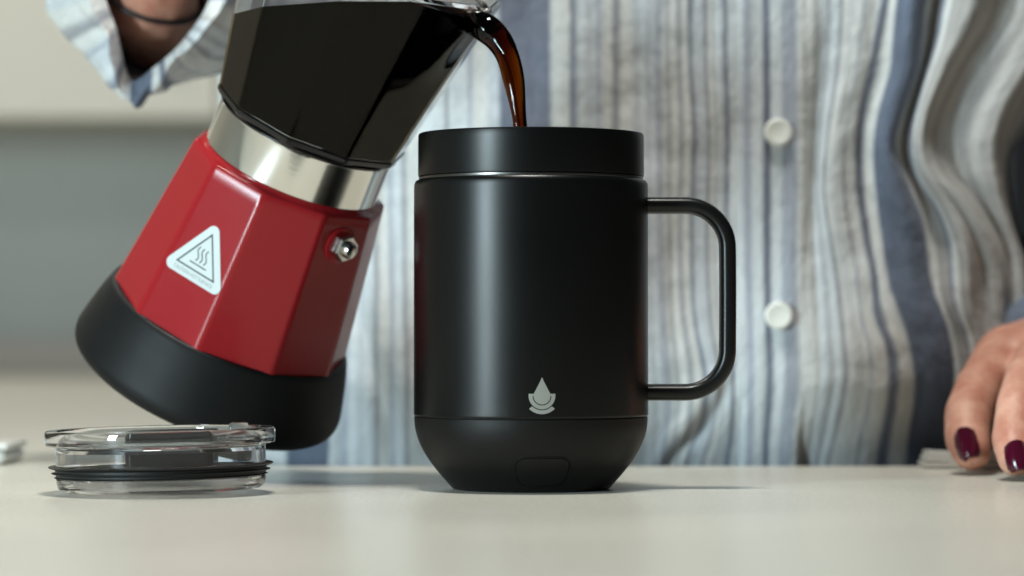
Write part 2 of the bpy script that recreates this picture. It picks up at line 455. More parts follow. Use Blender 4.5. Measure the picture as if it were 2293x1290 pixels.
collar = [(238, 397.5), (250, 397.5), (252.3, 396), (252.8, 391), (252.6, 320), (252.2, 305), (251, 301.5), (248.5, 300.2), (245, 300.6), (243.4, 303), (243, 316), (238, 390)]
lathe('collar', [(r * k, zy(y)) for r, y in collar], M_mug, mug, 160, loop=True)
liner = [(237.5, 391), (236, 700), (230, 960), (215, 985), (0, 990), (0, 984), (212, 980), (227, 956), (233, 700), (234, 391)]
lathe('inner_liner', [(r * k, zy(y)) for r, y in liner], M_liner, mug, 96, ends=(False, False))
# handle: flattened bar bent into a rounded D
hp = []
def arc(cx, cy, rr, a0, a1, n):
    return [(cx + rr * math.cos(R(a0 + (a1 - a0) * i / n)), cy - rr * math.sin(R(a0 + (a1 - a0) * i / n))) for i in range(n + 1)]
top_y, bot_y, out_x, rad = 460.5, 878.5, 1629, 95
hp = [(1440 + i * 7, top_y) for i in range(13)] + arc(out_x - rad, top_y + rad, rad, 90, 0, 22)[1:]
hp += [(out_x + 0.6 * math.sin(i / 16 * math.pi), top_y + rad + (bot_y - top_y - 2 * rad) * i / 16) for i in range(1, 16)]
hp += arc(out_x - rad, bot_y - rad, rad, 0, -90, 22) + [(out_x - rad - i * 7, bot_y) for i in range(1, 13)]
path = [((x - 1189) * k, 0, zy(y)) for x, y in hp]
tube('handle', path, 18.9 * k, 33 * k, (0, 1, 0), M_handle, mug, 40, power=2.7)
for yy in (top_y, bot_y):     # weld collars where the bar meets the wall
    V, Fc = rings_mesh([[((xx) * k, 34.5 * k * s * math.copysign(abs(math.cos(a)) ** 0.74, math.cos(a)), zy(yy) + 19 * k * s * math.copysign(abs(math.sin(a)) ** 0.74, math.sin(a)))
                         for a in [2 * math.pi * j / 40 for j in range(40)]] for xx, s in ((256, 1.0), (263.8, 1.0), (264.3, 0.97))])
    mesh('handle_collar', V, Fc, M_handle, mug)

# silver emblem, printed on the curved wall
def on_wall(px, py, off):
    r = 262.35 * k + off
    a = (px - 1189) * k / r
    return (r * math.sin(a), -r * math.cos(a), zy(py))
EX, EY, ES = 1211.2, 820 + 655 / 10.75, 1 / 10.75     # emblem centre, px per zoom unit
def emblem_piece(cols):
    """cols: list of (x, y_top, y_bottom) in zoom units around the emblem centre -> thin raised strip"""
    V, Fc = [], []
    for x, a, b_ in cols:
        for yy in (a, b_):
            for off in (0.00001, 0.00012):
                V.append(on_wall(EX + x * ES, EY + yy * ES, off))
    for i in range(len(cols) - 1):
        a = i * 4; c = a + 4
        Fc += [(a + 1, c + 1, c + 3, a + 3), (a, a + 1, c + 1, c)[::-1], (a + 2, c + 2, c + 3, a + 3)[::-1]]
    return V, Fc
EV, EF = [], []
def add_piece(cols):
    V, Fc = emblem_piece(cols); o = len(EV)
    EV.extend(V); EF.extend([tuple(i + o for i in f) for f in Fc])
def lin(a, b_, n): return [a + (b_ - a) * i / n for i in range(n + 1)]
def circ(r, x): return math.sqrt(max(r * r - x * x, 0))
def drop_top(x):
    x = abs(x)
    return interp([0, 10, 55, 110, 160, 195, 207], [-432, -410, -310, -205, -110, -45, 10], x)
add_piece([(x, drop_top(x), circ(200, x) if abs(x) < 199 else 5) for x in lin(-199, 199, 44)])
for s in (-1, 1):
    add_piece([(s * x, -48, 5 if x < 222 else circ(312, x)) for x in [196, 205, 214, 221.9]])
    add_piece([(s * x, -48, circ(312, x)) for x in [222, 240, 260, 280, 296, 304, 309, 311.9]])
add_piece([(x, circ(222, x), circ(312, x)) for x in lin(-222, 222, 44)])
lo = []
for x in lin(-292, 292, 50):
    ax = abs(x)
    outer = circ(424, x) * 1.0
    inner = circ(334, x) if ax < 228 else interp([228, 292], [244, 288], ax)
    lo.append((x, min(inner, outer), outer + 0.0 if ax < 290 else outer))
add_piece(lo)
mesh('emblem', EV, EF, M_logo, mug, smooth=False)

# flush button on the base, outlined by its joint
bz = [(r * k, zy(y)) for r, y in bp_]
def base_r(z):
    return interp([q[1] for q in bz], [q[0] for q in bz], z)
def on_base(px, py, off):
    z = zy(py); r = base_r(z)
    z2 = zy(py - 2); r2 = base_r(z2)
    nr = Vector((z2 - z, -(r2 - r))).normalized()
    a = (px - 1189) * k / (215 * k)
    rr = r + nr.x * off
    return (rr * math.sin(a), -rr * math.cos(a), z + nr.y * off)
def rrect(cx, cy, hx, hy, rad, n=8):
    out = []
    for qx, qy, a0 in ((1, -1, 90), (-1, -1, 180), (-1, 1, 270), (1, 1, 360)):
        for i in range(n + 1):
            a = R(a0 - 90 + 90 * i / n)
            out.append((cx + qx * (hx - rad) + rad * math.cos(a), cy + qy * (hy - rad) - rad * math.sin(a)))
    return out
def base_patch(rings):
    rr = []
    for cx, cy, hx, hy, rad, off in rings:
        q = rrect(cx, cy, hx, hy, rad); out = []
        for i in range(len(q)):
            (xa, ya), (xb, yb) = q[i], q[(i + 1) % len(q)]
            m_ = 12 if i % 9 == 8 else 1
            out += [on_base(xa + (xb - xa) * s / m_, ya + (yb - ya) * s / m_, off) for s in range(m_)]
        rr.append(out)
    V, Fc = rings_mesh(rr, (False, True))
    return V, Fc
V, Fc = base_patch([(1212, 1047, 60, 34, 26, 0.00004), (1212, 1047, 59.4, 33.4, 25.5, 0.00018), (1212, 1047, 57.5, 31.5, 24, 0.00018), (1212, 1047, 57, 31, 23.5, 0.00002)])
mesh('button_joint', V[:], Fc[:-1], M_black, mug)
V, Fc = base_patch([(1212, 1047, 56.5, 30.5, 23, 0.00001), (1212, 1047, 56, 30, 22.5, 0.0003), (1212, 1047, 40, 20, 14, 0.0004), (1212, 1047, 18, 8, 6, 0.00045)])
mesh('power_button', V, Fc, M_mugbase, mug)

# coffee already in the mug
cf = lathe('coffee', [(0, zy(975)), (214 * k, zy(975)), (226 * k, zy(953)), (233.0 * k, zy(640)), (231.0 * k, zy(637)), (0, zy(637))], M_coffee_deep, None, 96)
cf.location = mug.location
tag(cf, 'dark coffee filling the inside of the black mug', 'coffee')

# ================================================================== clear lid lying on the counter
LD = 1.070
kl = LD / F
lid = thing('drinking_lid', 'clear plastic mug lid with black ribbed seal lying on the counter', 'lid', ((362 - 1146.5) * kl, LD, 0.0004))
lid.rotation_euler = (0, R(-1.15), 0)
def ly(y): return (1098 - y) * kl * 1.045 + 0.0009
rim = [(222, 1096), (230, 1090), (233, 1078), (233.5, 1071), (226, 1070), (226, 1043), (234, 1042), (235, 1003), (254, 1000.5), (256.5, 997), (257.5, 985), (257, 972), (254.5, 967.5), (249, 966.5),
       (236, 967.5), (231, 971), (229, 978), (228.5, 990), (222, 996), (120, 998), (0, 998), (0, 1006), (120, 1006), (205, 1007), (213, 1014), (214, 1040), (213, 1072), (206, 1086), (202, 1092), (206, 1096)]
# the disc is closed on its axis; the skirt is hollow underneath
rg = []
n = 160
for r_, y_ in rim:
    r_ = max(r_, 0.02)
    rg.append([(r_ * kl * math.sin(2 * math.pi * j / n), -r_ * kl * math.cos(2 * math.pi * j / n), ly(y_)) for j in range(n)])
V, Fc = rings_mesh(rg, closed_loop=True)
mesh('clear_disc', V, Fc, M_clear, lid, sharp=28)
gk = [(227, 1069.5), (233, 1069), (238, 1067), (233.5, 1065), (234, 1061), (243, 1058.5), (244, 1057), (235, 1056), (235.5, 1050.5), (249, 1046.5), (251, 1044), (248, 1042.6), (236, 1042.4), (227, 1043.2)]
lathe('seal', [(r_ * kl, ly(y_)) for r_, y_ in gk], M_gasket, lid, 160, loop=True, sharp=20)
# smoke-grey slider: its grip above the floor of the recess, its block below
def lid_block(name, cx, cy, steps, m, parent):
    V, Fc = rings_mesh([[((cx + x) * kl, (cy + yy) * kl, ly(zz)) for x, yy in rrect(0, 0, hx, hy, rad_)] for hx, hy, rad_, zz in steps])
    return mesh(name, V, Fc, m, parent)
sld = lid_block('slider', 26, 0, ((96, 78, 16, 997.6), (98, 80, 18, 995), (98, 80, 18, 974), (95, 77, 16, 971)), M_smoke, lid)
lid_block('slider_block', 26, 0, ((94, 80, 14, 1046), (97, 83, 16, 1044), (97, 83, 16, 1009), (95, 81, 15, 1006.6)), M_smoke, sld)
tabV, tabF = rings_mesh([[((165 + x - 362) * kl, (yy + 120) * kl, ly(zz)) for x, yy in rrect(362, 0, hx, hy, rad_)] for hx, hy, rad_, zz in
                    ((24, 14, 8, 997.8), (23, 13, 8, 968), (21, 11, 7, 962), (16, 7, 5, 960))])
mesh('vent_tab', tabV, tabF, M_clear, lid)

# ================================================================== moka pot
a = Vector((0.3848, -0.3124, 0.8685)).normalized()
er = Vector((a.z, 0, -a.x)).normalized()
ey = a.cross(er).normalized()
P0D = 1.190
P0 = pt(519, 707, P0D)
pot = thing('moka_pot', 'tilted moka pot with red faceted boiler and clear upper jug, pouring', 'moka pot')
pot.matrix_world = Matrix(((er.x, ey.x, a.x, P0.x), (er.y, ey.y, a.y, P0.y), (er.z, ey.z, a.z, P0.z), (0, 0, 0, 1)))
PM = pot.matrix_world.copy()
NS = 360
OFF = -3.3
def poly_fac(phi, soft_=1.6):
    """radius of a decagon of circumradius 1 at azimuth phi, with slightly eased corners"""
    def raw(p):
        q = ((p - OFF) % 36.0) - 18.0
        return math.cos(R(18)) / math.cos(R(q))
    return sum(raw(phi + soft_ * s) for s in (-1, -0.6, -0.2, 0.2, 0.6, 1)) / 6
PF = [poly_fac(360 * j / NS) for j in range(NS)]
def pring(rad, t, mix=1.0, dr=None, dt=None):
    out = []
    for j in range(NS):
        ph = 360 * j / NS
        f = PF[j] * mix + (1 - mix)
        r = rad * f + (dr(ph) if dr else 0)
        out.append((r * math.sin(R(ph)), -r * math.cos(R(ph)), t + (dt(ph) if dt else 0)))
    return out
mm_ = 0.001
def red_r(t): return 48.1 + (39.1 - 48.1) * t / 63.9
red = [(-10, red_r(-10) - 3, 1), (-6, red_r(-6), 1)] + [(t, red_r(t), 1) for t in (0, 15, 30, 45, 58, 63.0)]
red += [(63.6, 38.8, 1), (63.9, 38.2, 0.95), (64.0, 37.3, 0.7), (64.4, 36.2, 0.2), (64.8, 35.4, 0.0), (65.6, 34.2, 0), (65.8, 33, 0)]
V, Fc = rings_mesh([pring(r_ * mm_, t * mm_, m_) for t, r_, m_ in red])
boiler = mesh('boiler', V, Fc, M_red, pot, sharp=60)
lathe('metal_band', [(r_ * mm_, t * mm_) for r_, t in [(30, 65.4), (34.6, 65.4), (35.0, 65.9), (35.0, 81.6), (35.2, 82.4), (34.8, 83.0), (30, 83.0)]], M_chrome, pot, 160)
lathe('rubber_base', [(r_ * mm_, t * mm_) for r_, t in smooth_curve([(44.0, -1.6), (46.8, -0.4), (48.6, -1.1), (49.7, -3.4), (51.5, -9), (53.3, -16), (54.7, -22), (55.1, -25.2), (54.2, -28.4), (51, -30.9), (47, -31.6), (30, -31.8)], 60)] + [(0, -0.0318)], M_rubber, pot, 160, sharp=60)

# upper jug: faceted clear wall with a dipped, beaked lip
down = Vector((0, 0, -1)); dl = Vector((er.dot(down), ey.dot(down), 0)); SP = math.degrees(math.atan2(dl.x, -dl.y))
def dang(p): return (p - SP + 180) % 360 - 180
def beak(h):
    return lambda ph: h * 0.0045 * math.exp(-(dang(ph) / 15.0) ** 2)
def dip(h):
    return lambda ph: -h * 0.0055 * math.exp(-(dang(ph) / 11.0) ** 2)
TR = 154.5
def jug_r(t): return 38.2 + (50.6 - 38.2) * (t - 87.0) / (TR - 87.0)
wall = []
for t in (87.4, 95, 105, 115, 125, 135, 142, 146, 150, 153, TR):
    h = max(0.0, (t - 110) / (TR - 110)) ** 2
    wall.append((t, jug_r(t), h))
outer = [(86.9, 33.5, 1, 0), (86.9, 37.6, 1, 0)] + [(t, r_, 1, h) for t, r_, h in wall]
inner = [(t, r_ - 0.8, 1, h) for t, r_, h in reversed(wall)] + [(88.4, 36.0, 1, 0), (87.9, 33.0, 1, 0), (87.8, 5, 0.2, 0)]
rg = [pring(r_ * mm_, t * mm_, m_, beak(h), dip(h)) for t, r_, m_, h in outer]
rg.append(pring((jug_r(TR) - 0.5) * mm_, (TR + 0.7) * mm_, 1, beak(1), dip(1)))
rg.append(pring((jug_r(TR) - 1.7) * mm_, (TR + 0.7) * mm_, 1, beak(1), dip(1)))
rg += [pring(r_ * mm_, t * mm_, m_, beak(h), dip(h)) for t, r_, m_, h in inner]
V, Fc = rings_mesh(rg)
mesh('jug', V, Fc, M_glass, pot, sharp=40)
lathe('jug_seal', [(r_ * mm_, t * mm_) for r_, t in [(30, 83.1), (35.2, 83.1), (36.0, 83.4), (36.0, 83.55), (30, 83.55)]], M_plastic, pot, 120)
V, Fc = rings_mesh([pring(r_ * mm_, t * mm_, m_) for t, r_, m_ in [(83.6, 30, 0.5), (83.6, 35.8, 0.7), (84.1, 37.2, 0.9), (85.2, 38.3, 1), (86.6, 38.5, 1), (86.85, 38.1, 1), (86.85, 30, 1)]])
mesh('jug_foot', V, Fc, M_plastic, pot, sharp=50)
# jug lid, clear, hinged at the back
lr = []
for t, r_, m_ in [(TR + 1.6, 49.3, 1), (TR + 3.2, 49.6, 1), (TR + 4.2, 48.5, 1), (TR + 9, 30, 1), (TR + 11, 12, 0.6), (TR + 11.4, 6, 0)]:
    lr.append(pring(r_ * mm_, t * mm_, m_))
lr2 = [pring(r_ * mm_, t * mm_, m_) for t, r_, m_ in [(TR + 9.6, 6, 0), (TR + 9.0, 12, 0.6), (TR + 7.0, 29, 1), (TR + 2.4, 47, 1)]]
V, Fc = rings_mesh(lr + lr2, closed_loop=True)
jl = mesh('jug_lid', V, Fc, M_glass, pot, sharp=40)
lathe('knob', [(r_ * mm_, (TR + t) * mm_) for r_, t in [(5.6, 11.5), (6, 13), (5, 16), (8.5, 22), (9, 26), (7, 29), (0, 30)]], M_plastic, jl, 48)
# black handle opposite the lip
hs = Vector((-math.sin(R(SP)), math.cos(R(SP)), 0))
hc = [(jug_r(140) - 2, 145), (62, 160), (76, 168), (86, 164), (90, 152), (90, 134), (87, 118), (85, 108)]
hpath = [tuple(hs * (r_ * mm_) + Vector((0, 0, t * mm_))) for r_, t in smooth_curve(hc, 50)]
tube('handle', hpath, [0.0065] * 44 + [0.0064, 0.0062, 0.0058, 0.005, 0.004, 0.002], [0.0095] * 44 + [0.0094, 0.009, 0.0085, 0.0075, 0.006, 0.003], Vector((math.cos(R(SP)), math.sin(R(SP)), 0)), M_plastic, pot, 28, 2.6)

# safety valve on its facet
def facet_frame(phi, t):
    """origin on the red facet at azimuth phi, height t (mm); axes right, up-slope, outward"""
    ap = red_r(t) * math.cos(R(18)) * mm_
    out = Vector((math.sin(R(phi)), -math.cos(R(phi)), 0))
    rt = Vector((math.cos(R(phi)), math.sin(R(phi)), 0))
    slope = (39.1 - 48.1) / 63.9 * math.cos(R(18))
    up = (Vector((0, 0, 1)) + out * slope).normalized()
    nn = rt.cross(up).normalized()
    if nn.dot(out) < 0: nn = -nn
    return out * ap + Vector((0, 0, t * mm_)), rt, up, nn
fc = OFF + 36 + 18
o_, rt, up, nn = facet_frame(fc, 52.5)
def disc_stack(name, prof_, seg, m, parent, rot=0):
    rg = [[o_ + rt * (r_ * math.cos(2 * math.pi * j / seg + rot)) + up * (r_ * math.sin(2 * math.pi * j / seg + rot)) + nn * h for j in range(seg)] for r_, h in prof_]
    V, Fc = rings_mesh(rg)
    return mesh(name, V, Fc, m, parent, sharp=30)
disc_stack('valve_seat', [(0.0072, -0.0005), (0.0072, 0.0006), (0.0066, 0.0009), (0.0050, 0.0009)], 48, M_red, pot)
nut = disc_stack('valve_nut', [(0.0056, 0.0005), (0.0056, 0.0040), (0.0050, 0.0048), (0.0034, 0.0048)], 6, M_steel, pot, 0.35)
disc_stack('valve_pin', [(0.0033, 0.0045), (0.0033, 0.0060), (0.0028, 0.0072), (0.0018, 0.0078), (0.0006, 0.0080)], 32, M_steel, nut)

# warning sticker
o_, rt, up, nn = facet_frame(OFF - 18, 29.3)
def sp(x, y, h): return o_ + rt * (x * mm_) + up * (y * mm_) + nn * (h * mm_)
def rtri(side, rad, n=10):
    H = side * math.sqrt(3) / 2
    pts = [(0, 2 * H / 3), (-side / 2, -H / 3), (side / 2, -H / 3)]
    out = []
    for i, (x, y) in enumerate(pts):
        d = math.hypot(x, y); cx, cy = x * (1 - 2 * rad / d), y * (1 - 2 * rad / d)
        base = math.degrees(math.atan2(y, x))
        for q in range(n + 1):
            an = R(base - 60 + 120 * q / n)
            out.append((cx + rad * math.cos(an), cy + rad * math.sin(an)))
    return out
outl = rtri(29.5, 2.6)
V, Fc = rings_mesh([[sp(x, y, 0.05) for x, y in outl], [sp(x, y, 0.22) for x, y in outl]])
stk = mesh('warning_sticker', V, Fc, M_sticker, pot, smooth=False)
def strip2d(pts, wd, h0=0.23, h1=0.27, closed=False):
    V, Fc = [], []
    n = len(pts)
    for i, p in enumerate(pts):
        q0 = pts[(i - 1) % n] if closed or i > 0 else p
        q1 = pts[(i + 1) % n] if closed or i < n - 1 else p
        if closed:
            d1 = Vector((p[0] - q0[0], p[1] - q0[1])).normalized(); d2 = Vector((q1[0] - p[0], q1[1] - p[1])).normalized()
            n1 = Vector((-d1.y, d1.x)); n2 = Vector((-d2.y, d2.x)); nb = (n1 + n2).normalized(); s_ = 1 / max(nb.dot(n1), 0.3)
            nx_, ny_ = nb.x * s_, nb.y * s_
        else:
            d = Vector((q1[0] - q0[0], q1[1] - q0[1])).normalized(); nx_, ny_ = -d.y, d.x
        for s in (-1, 1):
            V.append(sp(p[0] + nx_ * s * wd / 2, p[1] + ny_ * s * wd / 2, h1))
    m = n if closed else n - 1
    for i in range(m):
        a_, c_ = 2 * i, 2 * ((i + 1) % n)
        Fc.append((a_, c_, c_ + 1, a_ + 1))
    return V, Fc
SV, SF = [], []
def ink(pts, wd, closed=False):
    V, Fc = strip2d(pts, wd, closed=closed); o = len(SV)
    SV.extend(V); SF.extend([tuple(i + o for i in f) for f in Fc])
tr = 17.6; H = tr * math.sqrt(3) / 2; yo = 0.7
ink([(0, 2 * H / 3 + yo), (-tr / 2, -H / 3 + yo), (tr / 2, -H / 3 + yo)], 0.62, True)
for dx in (-1.9, 0.0, 1.9):
    ink([(dx + 0.62 * math.sin(v * 2 * math.pi) - 0.25 * (v - 0.5), -1.6 + 5.6 * v + yo) for v in [i / 20 for i in range(21)]], 0.48)
ink([(-3.9, -2.75 + yo), (3.9, -2.75 + yo)], 0.5)
mesh('heat_symbol', SV, SF, M_ink, stk, smooth=False)
# lettering
cu = bpy.data.curves.new('caution_text', 'FONT')
cu.body = 'CAUTION HOT SURFACE'
cu.align_x = 'CENTER'; cu.size = 2.0; cu.resolution_u = 3
tob = bpy.data.objects.new('tmp_text', cu); sc.collection.objects.link(tob)
dg = bpy.context.evaluated_depsgraph_get()
tm = bpy.data.meshes.new_from_object(tob.evaluated_get(dg))
bpy.data.objects.remove(tob)
xs = [v.co.x for v in tm.vertices]
scx = 18.4 / (max(xs) - min(xs))
TV = [sp(v.co.x * scx, v.co.y * 1.0 - H / 3 + yo - 2.75, 0.27) for v in tm.vertices]
TF = [tuple(p.vertices) for p in tm.polygons]
mesh('caution_lettering', TV, TF, M_inkgrey, stk, smooth=False)

# coffee standing level in the tilted jug
bmc = bmesh.new()
rg = [pring(r_ * mm_, t * mm_, m_) for t, r_, m_ in [(87.6, 5, 0.2), (87.7, 33.2, 0.8), (88.2, 36.4, 1)]] + \
     [pring((r_ - 0.6) * mm_, t * mm_, 1, beak(h * 0.9)) for t, r_, h in wall]
V, Fc = rings_mesh(rg)
vs = [bmc.verts.new(PM @ Vector(v)) for v in V]
for f in Fc: bmc.faces.new([vs[i] for i in f])
LEVEL = 0.1763
res = bmesh.ops.bisect_plane(bmc, geom=bmc.verts[:] + bmc.edges[:] + bmc.faces[:], plane_co=(0, 0, LEVEL), plane_no=(0, 0, 1), clear_outer=True)
eds = [e for e in res['geom_cut'] if isinstance(e, bmesh.types.BMEdge)]
bmesh.ops.edgeloop_fill(bmc, edges=eds)
bmesh.ops.recalc_face_normals(bmc, faces=bmc.faces)
me = bpy.data.meshes.new('coffee'); bmc.to_mesh(me); bmc.free()
me.materials.append(M_coffee_jug)
me.polygons.foreach_set('use_smooth', [True] * len(me.polygons)); me.set_sharp_from_angle(angle=R(35))
cj = link(bpy.data.objects.new('coffee', me))
tag(cj, 'black coffee standing level inside the tilted clear jug', 'coffee')

# the pour
lipL = Vector(((jug_r(TR) * 0.97 * mm_ + 0.0045) * math.sin(R(SP)), -(jug_r(TR) * 0.97 * mm_ + 0.0045) * math.cos(R(SP)), (TR - 4) * mm_))
lip = PM @ lipL
print('LIP', lip, 'px', 1146.5 + lip.x * F / lip.y, 740 - (lip.z - CZ) * F / lip.y)
DL = lip.y
ctrl = [(1030, 40, DL + 0.014, 16, 15), (1056, 47, DL + 0.007, 29, 22), (1086, 61, DL - 0.001, 33, 24), (1115, 87, DL - 0.003, 31, 20), (1136, 125, DL - 0.006, 27, 13), (1149, 175, DL - 0.009, 25.5, 11.5), (1157.5, 228, DL - 0.011, 20, 11),
        (1162, 262, DL - 0.012, 17, 12), (1166, 300, DL - 0.013, 16.5, 13), (1171, 400, DL - 0.014, 13, 13), (1174, 520, DL - 0.014, 12, 12), (1175, 642, DL - 0.014, 13, 13)]
sm = smooth_curve(ctrl, 130)
rings = []
nn_ = 56
for i, (x, y, D, ha, hb) in enumerate(sm):
    p = pt(x, y, D)
    q0 = pt(*sm[max(i - 1, 0)][:3]); q1 = pt(*sm[min(i + 1, len(sm) - 1)][:3])
    t = (q1 - q0).normalized()
    vw = Vector((0.15, 1, 0)); vw = (vw - t * vw.dot(t)).normalized()
    sd = vw.cross(t).normalized()
    kk = D / F
    fade = min(1, i / 20)
    tw = 0.5 * math.sin(i * 0.045)
    ring = []
    for j in range(nn_):
        an = 2 * math.pi * j / nn_
        c, s = math.cos(an), math.sin(an)
        # rope-like ribs that slide round the stream as it falls
        rib = 1 + fade * (0.10 * math.cos(2 * an + 1.1 + i * 0.028) + 0.07 * math.cos(3 * an - i * 0.04) + 0.03 * math.sin(5 * an + i * 0.07))
        ring.append(p + sd * (ha * kk * c * (1 + (rib - 1) * 0.35)) + vw * (hb * kk * s * rib))
    rings.append(ring)
V, Fc = rings_mesh(rings)
st = mesh('coffee_stream', V, Fc, M_coffee, None, sharp=0)
tag(st, 'thin brown stream of coffee falling from the jug lip into the mug', 'coffee stream')

# ================================================================== the person behind the counter
person = thing('person', 'person in blue and white striped shirt pouring, one hand on the counter', 'person', (0.113, 1.42, -0.3))
PI_ = Matrix.Translation(-Vector(person.location))
def interp_s(ys, xs, y):
    """monotone smooth interpolation along y"""
    if y <= ys[0]: return xs[0]
    if y >= ys[-1]: return xs[-1]
    for i in range(len(ys) - 1):
        if y <= ys[i + 1]:
            h = ys[i + 1] - ys[i]; t = (y - ys[i]) / h
            m0 = (xs[i + 1] - xs[i - 1]) / (ys[i + 1] - ys[i - 1]) if i > 0 else (xs[1] - xs[0]) / (ys[1] - ys[0])
            m1 = (xs[i + 2] - xs[i]) / (ys[i + 2] - ys[i]) if i + 2 < len(xs) else (xs[-1] - xs[-2]) / (ys[-1] - ys[-2])
            t2, t3 = t * t, t ** 3
            return (2 * t3 - 3 * t2 + 1) * xs[i] + (t3 - 2 * t2 + t) * h * m0 + (-2 * t3 + 3 * t2) * xs[i + 1] + (t3 - t2) * h * m1
# where threads run: fabric coordinate -> course down the body
COURSE = [
    (500, [(-700, 470), (1300, 520)]),
    (642, [(-700, 600), (300, 640), (700, 655), (1300, 628)]),
    (900, [(-700, 880), (1300, 905)]),
    (1240, [(-700, 1236), (500, 1240), (1300, 1246)]),
    (1450, [(-700, 1452), (150, 1450), (500, 1452), (800, 1460), (950, 1468), (1300, 1440)]),
    (1560, [(-700, 1556), (100, 1556), (300, 1566), (500, 1560), (700, 1566), (850, 1592), (950, 1580), (1040, 1545), (1300, 1530)]),
    (1650, [(-700, 1648), (500, 1652), (900, 1660), (1300, 1650)]),
    (1802, [(-700, 1800), (350, 1802), (700, 1800), (850, 1806), (1000, 1788), (1300, 1780)]),
    (1880, [(-700, 1930), (0, 1890), (150, 1882), (300, 1860), (420, 1850), (520, 1862), (640, 1880), (760, 1894), (850, 1898), (950, 1880), (1050, 1856), (1300, 1840)]),
    (1957, [(-700, 2110), (0, 1982), (124, 1957), (248, 1928), (322, 1920), (422, 1923), (521, 1938), (620, 1957), (715, 1967), (776, 1993), (841, 2000), (917, 1993), (1018, 1975), (1300, 1950)]),
    (1988, [(-700, 2150), (0, 2007), (150, 1993), (250, 1968), (330, 1957), (420, 1960), (500, 1967), (640, 1988), (740, 2023), (850, 2043), (1000, 2028), (1300, 2010)]),
    (2085, [(-700, 2230), (0, 2072), (150, 2055), (250, 2020), (330, 2002), (420, 2034), (500, 2064), (640, 2086), (740, 2122), (850, 2136), (1000, 2124), (1300, 2110)]),
    (2136, [(-700, 2280), (0, 2120), (100, 2101), (200, 2070), (298, 2047), (387, 2054), (471, 2105), (546, 2130), (680, 2139), (756, 2166), (841, 2174), (1000, 2165), (1300, 2150)]),
    (2250, [(-700, 2360), (0, 2216), (50, 2200), (149, 2140), (248, 2092), (322, 2078), (387, 2101), (447, 2158), (521, 2208), (595, 2236), (700, 2246), (850, 2256), (1045, 2250), (1300, 2240)]),
    (2400, [(-700, 2560), (0, 2400), (150, 2320), (250, 2262), (340, 2240), (447, 2248), (521, 2268), (595, 2290), (700, 2300), (850, 2306), (1045, 2300), (1300, 2300)]),
    (2600, [(-700, 2660), (0, 2480), (150, 2400), (250, 2330), (340, 2262), (447, 2262), (521, 2280), (595, 2310), (850, 2340), (1300, 2350)]),
    (2700, [(-700, 2640), (0, 2460), (250, 2320), (340, 2256), (447, 2256), (595, 2300), (850, 2330), (1300, 2340)]),
]
CU = [c[0] for c in COURSE]
def g(x, c, s): return math.exp(-((x - c) / s) ** 2)
def fold_depth(u, y):
    """forward bulge of the cloth in mm"""
    d = 0.0
    up_ = 1 / (1 + math.exp((y - 520) / 60))
    d += -11 * g(u, 2108, 26) * up_ + 5 * g(u, 2040, 40) * up_ + 6 * g(u, 2200, 45) * up_ - 7 * g(u, 2290, 45)
    d += 7 * g(u, 2250, 55) * g(y, 520, 170) + 6 * g(u, 2170, 30) * g(y, 560, 160) - 6 * g(u, 2205, 20) * g(y, 600, 140)
    d += -4.0 * g(u, 1838, 24) * g(y, 330, 220) + 2.4 * g(u, 1905, 30) * g(y, 350, 260)
    d += 3.0 * g(u, 1915, 60) * g(y, 820, 120) - 4.0 * g(u, 1972, 20) * g(y, 330, 190)
    d += 5.0 * g(y, 800, 150) - 13.0 * max(0, (y - 860) / 200.0) ** 1.6
    d += -4.5 * g(u, 2085, 28) * g(y, 860, 160) + 3.5 * g(u, 2035, 42) * g(y, 700, 120)
    # diagonal tuck low beside the placket
    dd = (u - 1590) + (y - 900) * 0.62
    d += -4.5 * g(dd, 0, 22) * g(y, 970, 90) + 3.0 * g(dd, -48, 26) * g(y, 960, 110)
    dd = (u - 830) - (y - 800) * 0.25
    d += -4.0 * g(dd, 0, 26) * g(y, 760, 200) + 2.5 * g(dd, 50, 30) * g(y, 800, 200)
    d += -3.5 * g(u - (y - 100) * 0.1, 1440, 30) * g(y, 260, 200)
    # slack crinkles drawn out down the cloth
    yy = y / 300.0
    d += 2.4 * noise.noise((u / 62.0, yy, 3.1)) + 0.9 * noise.noise((u / 26.0, yy * 1.4, 9.2)) + 0.25 * noise.noise((u / 13.0, yy * 2.6, 5.2))
    d += 0.8 * noise.noise((u / 60.0, y / 55.0, 14.2))
    # placket: a second layer, edge standing proud
    pl = 1 / (1 + math.exp(-(u - 1657) / 2.5)) * 1 / (1 + math.exp((u - 1801) / 2.0))
    d = d * (1 - 0.45 * pl) + 1.5 * pl
    return d
ROWS = {}
def shirt_point(u, y):
    (i0, i1) = near_idx(u)
    if y not in ROWS:
        ROWS.clear(); ROWS[y] = [interp_s([q[0] for q in c[1]], [q[1] for q in c[1]], y) for c in COURSE]
    xs = (ROWS[y][i0], ROWS[y][i1])
    t = (u - CU[i0]) / (CU[i1] - CU[i0])
    x = xs[0] * (1 - t) + xs[1] * t
    X = (x - 1146.5) * 1.32 / F
    q = (X - 0.105) / 0.262
    q = max(-0.999, min(0.999, q))
    D = 1.303 + 0.14 * (1 - math.sqrt(1 - q * q))
    side = max(0.0, (u - 2380) / 320.0)
    D += 0.16 * side ** 1.2
    lside = max(0.0, (640 - u) / 140.0)
    D += 0.05 * lside
    D -= fold_depth(u, y) * 0.001 * (1 - min(1, side))
    return pt(x, y, max(D, 1.2895 if y > 1000 else 1.27))
def near_idx(u):
    for i in range(len(CU) - 1):
        if u <= CU[i + 1]: return i, i + 1
    return len(CU) - 2, len(CU) - 1
nu, nv = 620, 190
